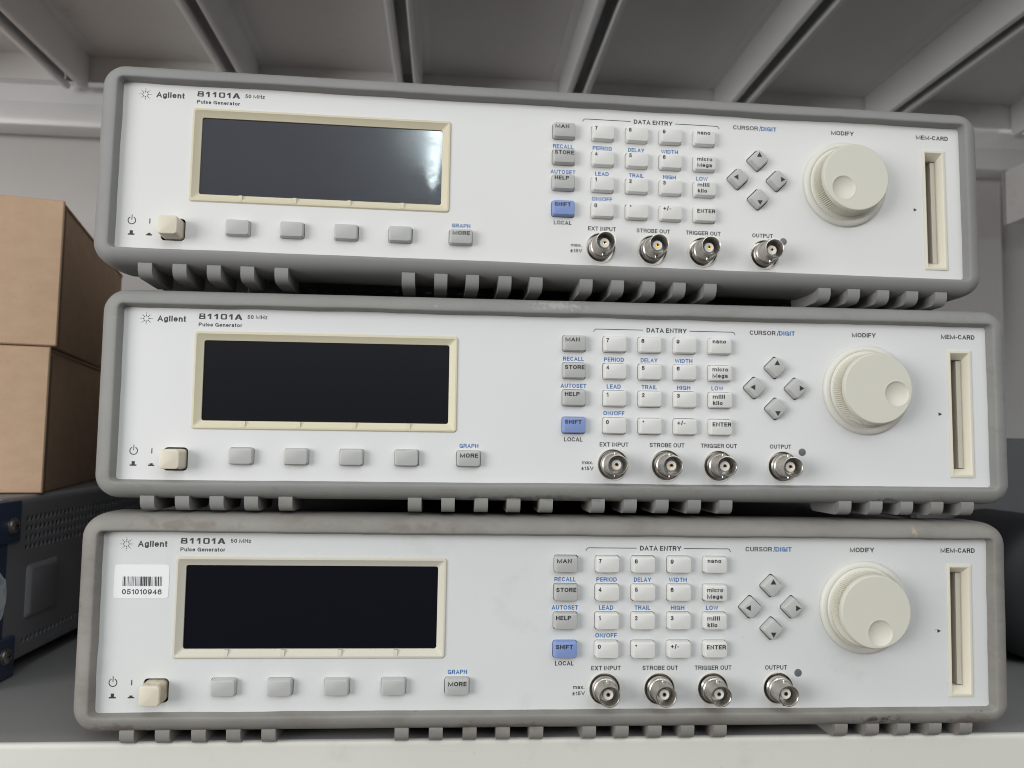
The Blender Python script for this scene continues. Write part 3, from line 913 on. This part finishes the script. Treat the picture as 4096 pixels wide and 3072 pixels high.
def build_unit(idx, R, t, label, dimple, power_off=(0.0, 0.0), group='pulse generators stacked on the shelf'):
    root = empty('pulse_generator')
    tag(root, label, 'pulse generator', group)
    Rb = S @ Matrix(R) @ S.transposed()
    loc = Matrix(R) @ Vector(O) + Vector(t)
    root.matrix_world = Matrix.Translation(W(*loc)) @ Rb.to_4x4()
    m_b, m_p, m_c = BUMP[idx], PANEL[idx], M_cream[idx]
    b = make_bumper(m_b, idx + 1.0).build('bumper', root, sharp=75)
    make_panel(m_p).build('front_panel', root)
    # case behind
    mb = MB(O)
    mb.loops([rrect(PX0 - a, PX1 + a, PY0 - c, PY1 + c, r, 4, z) for a, c, r, z in ((5, 4.2, 3, -31), (5, 4.2, 3, -385), (3, 2, 2, -388))], M_case, True, True)
    mb.box(PX0 - 1, PX1 + 1, PY0 - 1, PY1 + 1, -24, -21, M_black)
    for x in range(40, 330, 9):
        mb.box(x, x + 3.5, PY0 - 5.0, PY0 - 4.0, -330, -60, M_case)
    mb.build('case', root)
    make_display_frame(m_c).build('display_frame', root)
    mb = MB(O)
    mb.loops([rrect(3.2, 120.0, -42.4, -3.1, 1, 3, z) for z in (-4.0, -1.9)], M_screen[idx], True, True, smooth=False)
    mb.build('display_screen', root)
    # power button
    px, py = -6.5 + power_off[0], -59.8 + power_off[1]
    mb = MB(O)
    m_side = M_powd if idx == 2 else M_pow
    st = [(4.75, -6, m_side), (4.7, 1, m_side), (4.5, 7.6, m_side)]
    mb.loops([rrect(px - h, px + h, py - h, py + h, 1.6, 6, z) for h, z, _ in st], m_side)
    mb.loops([rrect(px - h, px + h, py - h, py + h, rr, 6, z) for h, z, rr in ((4.5, 7.6, 1.6), (4.4, 8.6, 1.6), (4.25, 8.9, 1.5), (3.9, 9.05, 1.3))], M_pow, False, True)
    # shallow hollow in its face
    mb.build('power_button', root)
    rnd = random.Random(idx * 13 + 5)
    for ci, cx in enumerate(KEYCOL):
        for ri, cy in enumerate(KEYROW):
            m = M_keyg if ci == 0 else M_keyw
            if (ci, ri) == (0, 3):
                m = M_keyb
            dx, dy, top = rnd.uniform(-.08, .08), rnd.uniform(-.08, .08), 3.5 + rnd.uniform(-.08, .08)
            mb = key_mesh(cx + dx, cy + dy, 5.3, 3.62, top, m)
            s, a, c, base = LEG[(ci, ri)]
            if '|' in s:
                s1, s2 = s.split('|')
                text(mb, s1, a, c, base, 2.0, M_ink, w0=top + 0.03, weight=0.022, space=1.12)
                text(mb, s2, a, c - 0.2 if s2 == 'Mega' else a + (c - a) * .80, base - 3.1, 2.0, M_ink, w0=top + 0.03, weight=0.022, space=1.12)
            elif s == '.':
                mb.add_poly([circ(212.9, -39.3, 0.42, 16)], top + 0.03, 0.03, M_ink)
            elif s == '+/-':
                text(mb, s, a, c, base, 2.0, M_ink, w0=top + 0.03, weight=0.012, space=1.1)
            elif s == 'nano':
                text(mb, s, a, c, base, 2.0, M_ink, w0=top + 0.03, weight=0.02, space=1.12)
            else:
                text(mb, s, a, c, base, 2.0, M_ink, w0=top + 0.03, weight=0.022)
            k = mb.build('key', root)
            if m is M_keyb:
                k['label'] = 'blue shift key'
    for i, cx in enumerate(SOFT):
        top = 3.5 + rnd.uniform(-.1, .15)
        mb = key_mesh(cx + rnd.uniform(-.1, .1), -58.1 + rnd.uniform(-.1, .1), 5.3, 3.55, top, M_keyg)
        if i == 4:
            text(mb, 'MORE', 125.1, 133.6, -57.6, 2.0, M_ink, w0=top + 0.03, weight=0.022)
        mb.build('key' if i == 4 else 'softkey', root)
    for cx, cy, d in CURS:
        mb = MB(O)
        rings = [diamond(cx, cy, h, r, 5) for h, r in ((4.0, 1.2), (3.95, 1.2), (3.7, 1.15), (3.6, 1.1), (3.4, 1.0), (3.2, .9))]
        zz = (-3, 0.2, 2.9, 3.2, 3.45, 3.55)
        mb.loops([[(x, y, z) for x, y in r] for r, z in zip(rings, zz)], M_keyg, False, True)
        tr = [(-1.4, -0.9), (1.4, -0.9), (0, 1.55)]
        k = {'up': 0, 'left': 90, 'down': 180, 'right': -90}[d]
        c_, s_ = math.cos(math.radians(k)), math.sin(math.radians(k))
        ox, oy = {'up': (0, 2.0), 'left': (-1.6, .1), 'right': (1.9, 0), 'down': (0, -2.2)}[d]
        tr = [(cx + ox + x * c_ - y * s_, cy + oy + x * s_ + y * c_) for x, y in tr]
        if d in ('up', 'down'):
            ox = 0
        mb.add_poly([tr], 3.60, 0.04, M_ink)
        mb.build('cursor_key', root)
    mb = MB(O)
    mb.lathe(326.1, -21.9, [(21.9, -0.2), (21.95, 0.1), (22.2, 0.25), (22.25, 0.9), (21.9, 1.5), (21.2, 2.0), (20.3, 2.2), (19.7, 2.1), (19.3, 1.7), (19.1, 1.6), (18.8, 1.9), (18.4, 2.5), (17.4, 2.6)], M_knobb, 128)
    mb.build('knob_base', root)
    make_knob(M_knob, 326.1 + dimple[0] * 1.04, -21.9 + dimple[1] * 1.04).build('rotary_knob', root, sharp=50)
    for cx, cy in BNC:
        a, i_, c_ = bnc_meshes(cx, cy)
        k = a.build('coaxial_connector', root)
        i_.build('insulator', k)
        c_.build('centre_contact', k)
    make_slot(M_slotc).build('card_slot', root)
    mb = MB(O)
    mb.lathe(292.9, -53.1, [(1.85, 0.0), (1.8, 0.12), (1.2, 0.22), (0.01, 0.26)], M_led, 32)
    mb.build('indicator_lamp', root)
    for x in FEETX:
        make_foot(x + rnd.uniform(-.15, .15), 3.2 if idx == 0 else 0.0, m_b).build('foot', root, sharp=30)
    if idx == 0:
        mb = MB(O)
        mb.box(16, 21, -92.3, -72, -62, -58, M_nickel, 0.6)
        mb.build('tilt_foot', root)
    if idx == 2:
        make_sticker().build('barcode_sticker', root)
    return root


I3 = ((1, 0, 0), (0, 1, 0), (0, 0, 1))
R1 = ((0.9998447800040475, -0.0008620019548142089, 0.017597524010140628), (0.0005102195965474392, 0.9998001466166947, 0.01998515702212915), (-0.017611234329849748, -0.019973076324536362, 0.9996453974522732))
R2 = ((0.9999750831803205, -0.005148131321635819, -0.004830089275157809), (0.005186078761875697, 0.9999555268265684, 0.007877115974502955), (0.004789322038287289, -0.007901968925232483, 0.9999573097295296))
build_unit(2, I3, (0, 0, 0), 'bottom grey-bumpered instrument with a white barcode sticker, standing on the shelf', (1.7, -9.3))
build_unit(1, R2, (2.8265, 104.308, -2.427), 'middle grey-bumpered instrument with an all black screen, between the other two', (8.8, -2.3))
build_unit(0, R1, (-2.9776, 212.183, -3.368), 'top grey-bumpered instrument with a bright lamp reflection on its screen', (-6.4, -5.4))

# ------------------------------------------------------------------ storage rack
M_rack = mat('rack_paint', (0.76, 0.74, 0.72, 1), 0.34, var=0.05, vscale=6, bump=0.1, bscale=300, dirt=[((0.22, 0.2, 0.19, 1), 18, 0.62, 0.8, 0.4)])
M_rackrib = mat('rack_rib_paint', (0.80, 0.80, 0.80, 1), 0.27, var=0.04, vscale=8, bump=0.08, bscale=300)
M_back = mat('back_panel_paint', (0.56, 0.54, 0.525, 1), 0.55, var=0.05, vscale=5)
M_lip = mat('shelf_lip_paint', (0.66, 0.65, 0.59, 1), 0.42, var=0.03, vscale=10, bump=0.12, bscale=400,
            dirt=[((0.28, 0.26, 0.22, 1), 120, 0.70, 0.76, 0.6), ((0.45, 0.43, 0.38, 1), 24, 0.6, 0.8, 0.5)])
M_shelfshade = mat('shelf_top_shaded', (0.27, 0.27, 0.265, 1), 0.5, var=0.06, vscale=10, bump=0.1, bscale=400,  # rack paint darkened: shade under the upper shelf is put into its colour
              dirt=[((0.10, 0.09, 0.08, 1), 90, 0.66, 0.74, 0.6)])
RO = (178, -83.5, -220)
rack = empty('storage_rack')
rack.location = W(*RO)
tag(rack, 'grey painted steel storage rack with ribbed shelf above the instruments', 'shelf rack')


def rk(mb, name, parent=rack, sharp=35):
    return mb.build(name, parent, sharp=sharp)


def prism_x(mb, x0, x1, prof, m, smooth=True, nx=1):
    rings = []
    for i in range(nx + 1):
        xx = x0 + (x1 - x0) * i / nx
        rings.append([(xx, y, z) for y, z in prof])
    mb.loops(rings, m, True, True, smooth)


# lower shelf: top sheet, rolled front edge, face
mb = MB(RO)
prism_x(mb, -900, 1200, [(-83.5, -4.6), (-83.5, -19), (-83.9, -21), (-83.9, -470), (-86, -470), (-86, -24), (-85, -4.6)], M_shelfshade)
rk(mb, 'lower_shelf')
mb = MB(RO)
prism_x(mb, -900, 1200, [(-85.2, -4.8), (-83.6, -4.5), (-83.65, -3.6), (-84.0, -2.8), (-84.6, -2.4), (-86, -2.2), (-120, -2.0), (-133, -2.0), (-133, -5), (-90, -6)], M_lip)
mb.build('shelf_lip', rack, sharp=50)
# upper shelf
mb = MB(RO)
mb.box(-900, 1200, 430, 433, -430, 30, M_rack)
mb.box(-900, 1200, 404, 430, -432, -430, M_rack)
mb.box(-900, 1200, 392, 430, 28, 30, M_rack)
mb.build('upper_shelf', rack)
for xc in [-416.5, -252, -87.5, 77, 241.5, 406, 570.5, 735]:
    mb = MB(RO)
    h = 12.0
    # open channel: flanges, walls, two rolled lips with a slot between
    pr = [(-h - 9, 429.6), (-h, 429.4), (-h - 0.3, 397.5), (-h + 0.8, 395.4), (-h + 2.5, 394.8), (-h + 5.5, 395.0), (-h + 7, 396.5), (-h + 7, 400), (-h + 6.2, 400),
          (-h + 5.8, 397.5), (-h + 1.8, 397), (-h + 1.2, 399), (-h + 1.2, 428),
          (h - 1.2, 428), (h - 1.2, 399), (h - 1.8, 397), (h - 5.8, 397.5), (h - 6.2, 400), (h - 7, 400), (h - 7, 396.5), (h - 5.5, 395.0), (h - 2.5, 394.8), (h - 0.8, 395.4), (h + 0.3, 397.5), (h, 429.4), (h + 9, 429.6),
          (h + 9, 429.9), (-h - 9, 429.9)]
    mb.loops([[(xc + x, y, z) for x, y in pr] for z in (-428, 27)], M_rackrib, True, True)
    mb.build('stiffener_rib', rack, sharp=40)
mb = MB(RO)
mb.loops([rrect(-900, 1200, 357, 382, 0.5, 2, -432)] , M_rack)
mb = MB(RO)
prism_x(mb, -900, 1200, [(357, -455), (357, -434), (358.5, -431), (361, -430), (379, -430), (381.5, -431), (382.5, -434), (382.5, -455)], M_rackrib)
rk(mb, 'rear_beam')
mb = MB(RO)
mb.box(-900, 1200, 385, 403, -444, -440, M_rackrib)  # pale strip added in place of the bright gap above the rear beam
rk(mb, 'bright_gap_strip')
mb = MB(RO)
mb.box(-900, 737, -84, 430, -475, -468, M_back)
mb.box(737, 1200, -84, 430, -500, -493, M_back)
rk(mb, 'back_panel')
mb = MB(RO)
mb.box(716, 718.5, 298, 356, -432, -380, M_rack)
mb.box(716, 800, 298, 356, -433.5, -430.5, M_rack)
mb.box(733, 741, 318, 334, -430.4, -429.8, M_black)
rk(mb, 'gusset_plate')

wall = MB((0, 0, 0))
wall.box(-2500, 3000, -1500, 2500, -620, -600, mat('room_wall_paint', (0.55, 0.54, 0.52, 1), 0.8, var=0.03))
tag(wall.build('wall'), None, None, kind='structure')

# ------------------------------------------------------------------ instrument on the left
M_dark = mat('dark_case_paint', (0.18, 0.18, 0.19, 1), 0.5, var=0.04, vscale=20, bump=0.15, bscale=900)
M_navy = mat('blue_plastic', (0.030, 0.045, 0.085, 1), 0.5, var=0.05)
M_screwm = mat('screw_metal', (0.42, 0.39, 0.36, 1), 0.3, metal=1.0, rvar=0.2)
IO = (-340, -83.5, -250)
inst = empty('electronic_instrument')
inst.location = W(*IO)
tag(inst, 'dark grey instrument with blue corner brackets and perforated side, under the cardboard boxes', 'instrument')
XS = -125.0


def add_side(mb, loops2, x, th, m):
    """2D shape in (z,y) as a plate at plane x (front face towards +x)"""
    vs, fs = fill2d(loops2, th)
    k = len(mb.v)
    mb.v += [(x - th / 2 + c, b_, a_) for a_, b_, c in vs]
    for f in fs:
        mb.face([i + k for i in f], m)


mb = MB(IO)
outer = [(-95, -75), (-95, 14), (-480 + 40, 14), (-480 + 40, -75)]
holes = [outer]
for k in range(44):
    for r, y0 in enumerate((4.6, -1.0, -6.6, -12.2)):
        z = -122.3 - 5.35 * k
        holes.append([(z + 1.95 * math.cos(a), y0 + 0.006 * 5.35 * k + 2.1 * math.sin(a)) for a in [2 * math.pi * i / 12 for i in range(12)]])
for k in range(44):
    z = -123.6 - 5.2 * k
    holes.append([(z + 1.7 * math.cos(a), -66.9 + 0.02 * 5.2 * k * .6 + 1.9 * math.sin(a)) for a in [2 * math.pi * i / 12 for i in range(12)]])
add_side(mb, holes, XS, 1.2, M_dark)
# rounded top shoulder and top, bottom, front, back
arc = [(XS - 4 + 4 * math.sin(math.radians(a)), 14 + 4 * math.cos(math.radians(a))) for a in (90, 70, 50, 30, 10, 0)]
mb.loops([[(x, y, z) for x, y in arc + [(-560, 18), (-560, 16.8), (XS - 4, 16.8), (XS - 1.2, 14)]] for z in (-95, -440)], M_dark, True, True)
mb.box(-560, XS - 0.3, -76, -74.8, -440, -95, M_dark)
mb.box(-558, XS - 6, -74, 16, -436, -98, M_black)
mb.loops([[(XS + a, y, z) for z, y in rrect(-160.5 - 2 + b_, -123.4 - b_, -55 + b_, -22.8 - b_, 3, 4)] for a, b_ in ((-0.1, 0), (0.3, 0.2), (2.0, 2.3), (2.3, 3.0))], M_dark, False, True)
mb.build('case', inst)
mb = MB(IO)
mb.box(-560, XS + 0.4, -78, 17, -101, -84, M_navy, 1.2)
mb.build('front_bezel', inst)
for (y0, y1, zc) in ((-7.2, 16.6, -110), (-85 + 1.6, -60.6, -111)):
    mb = MB(IO)
    mb.box(XS - 1, XS + 2.4, y0, y1, zc, -78, M_navy, 0.9)
    mb.box(-150, XS + 2.4, y0, y1, -84, -78, M_navy, 0.9)
    bo = mb.build('corner_bracket', inst)
    sc = MB(IO)
    cy = 2.6 if y0 > -50 else -70.0
    z0 = -99.5
    prof = [(0.2, 4.8), (0.7, 4.8), (1.0, 4.3), (2.0, 4.2), (2.8, 3.2), (3.1, 1.6), (3.1, 0.01)]
    n = 28
    sc.loops([[(XS + 2.3 + d, cy + r * math.sin(2 * math.pi * i / n), z0 + r * math.cos(2 * math.pi * i / n)) for i in range(n)] for d, r in prof], M_screwm)
    sc.box(XS + 5.0, XS + 5.5, cy - 2.3, cy + 2.3, z0 - 0.4, z0 + 0.4, M_black)
    sc.box(XS + 5.0, XS + 5.45, cy - 0.4, cy + 0.4, z0 - 2.3, z0 + 2.3, M_black)
    sc.build('screw', bo)
mb = MB(IO)
rs = random.Random(3)
pts = []
for i in range(26):
    a = 2 * math.pi * i / 26
    k = 1 + rs.uniform(-.07, .07)
    pts.append((-92.5 + 8.8 * k * math.cos(a), -37 + 13.5 * k * math.sin(a)))
add_side(mb, [pts], XS + 0.65, 0.25, mat('torn_paper', (0.55, 0.58, 0.60, 1), 0.7, dirt=[((0.22, 0.40, 0.46, 1), 120, 0.5, 0.62, 0.8)]))
mb.build('torn_sticker', inst)
for zc in (-150, -400):
    mb = MB(IO)
    mb.lathe(0, 0, [(0, 0)] * 2, M_black, 3) if False else None
    mb.box(-170, -152, -83.5, -76, zc - 9, zc + 9, M_black, 1.5)
    mb.build('foot', inst)

# ------------------------------------------------------------------ cardboard boxes
def card(seed):
    m = mat('cardboard', (0.53, 0.365, 0.245, 1), 0.85, spec=0.2, var=0.06, vscale=60, bump=0.25, bscale=700, seed=seed,
            dirt=[((0.38, 0.25, 0.165, 1), 420, 0.58, 0.70, 0.35), ((0.60, 0.46, 0.32, 1), 500, 0.62, 0.72, 0.5)], stretch=(1, 1, 1.8))
    return m


M_cardedge = mat('cardboard_edge', (0.26, 0.17, 0.10, 1), 0.9)


def cardboard_box(cx, cz, base, h, yaw, label, seed):
    """cx, cz: the front right bottom corner"""
    wdt, dep = 300, 250
    root = empty('cardboard_box')
    tag(root, label, 'box', 'cardboard boxes stacked on the dark instrument')
    m = card(seed)
    ang = math.radians(yaw)
    root.matrix_world = Matrix.Translation(W(cx, base, cz)) @ Matrix.Rotation(ang, 4, 'Z')
    mb = MB((0, 0, 0))
    # body set back behind the front flap
    mb.box(-wdt + 2, -1.6, 0.0, h - 1.8, -dep, -3.0, m, 0.8)
    mb.box(-1.7, -0.2, 0.4, h - 5, -8, -3.2, M_cardedge)
    mb.build('body', root)
    mb = MB((0, 0, 0))
    mb.box(-wdt, 0, 0.3, h, -3.0, 0, m, 0.7)
    mb.build('front_flap', root)
    mb = MB((0, 0, 0))
    mb.box(-wdt + 1, -0.8, h - 2.2, h - 0.2, -dep, -3.3, m, 0.6)
    mb.build('lid', root)
    return root


cardboard_box(-125.0, -137, 18.3, 90.6, 12.0, 'lower plain brown cardboard box, resting on the dark instrument', 2.0)
cardboard_box(-121.5, -137, 109.3, 92.5, 13.0, 'upper plain brown cardboard box, topmost on the left', 5.0)

# ------------------------------------------------------------------ dark things on the right
bx = MB((640, -83.5, -300))
m_dk = mat('dark_grey_plastic', (0.115, 0.115, 0.12, 1), 0.5, var=0.05)
bx.box(470, 820, -83.5, 65, -400, -200, m_dk, 3)
o = bx.build('equipment_case')
o.location = W(640, -83.5, -300)
tag(o, 'dark grey equipment case standing on the shelf behind the right end of the stack', 'case')
dr = MB((515, -83.5, -150))
m_bk = mat('black_plastic', (0.014, 0.014, 0.017, 1), 0.6, var=0.1)
dr.lathe(520, -35.5, [(0.01, -112), (20, -112), (32, -113.5), (40, -117), (45, -122), (47.5, -129), (48, -137), (48, -190), (46, -194), (0.01, -194)], m_bk, 72)
o = dr.build('black_drum')
o.location = W(515, -83.5, -150)
tag(o, 'black round drum lying on the shelf at the right edge, before the grey case', 'drum')
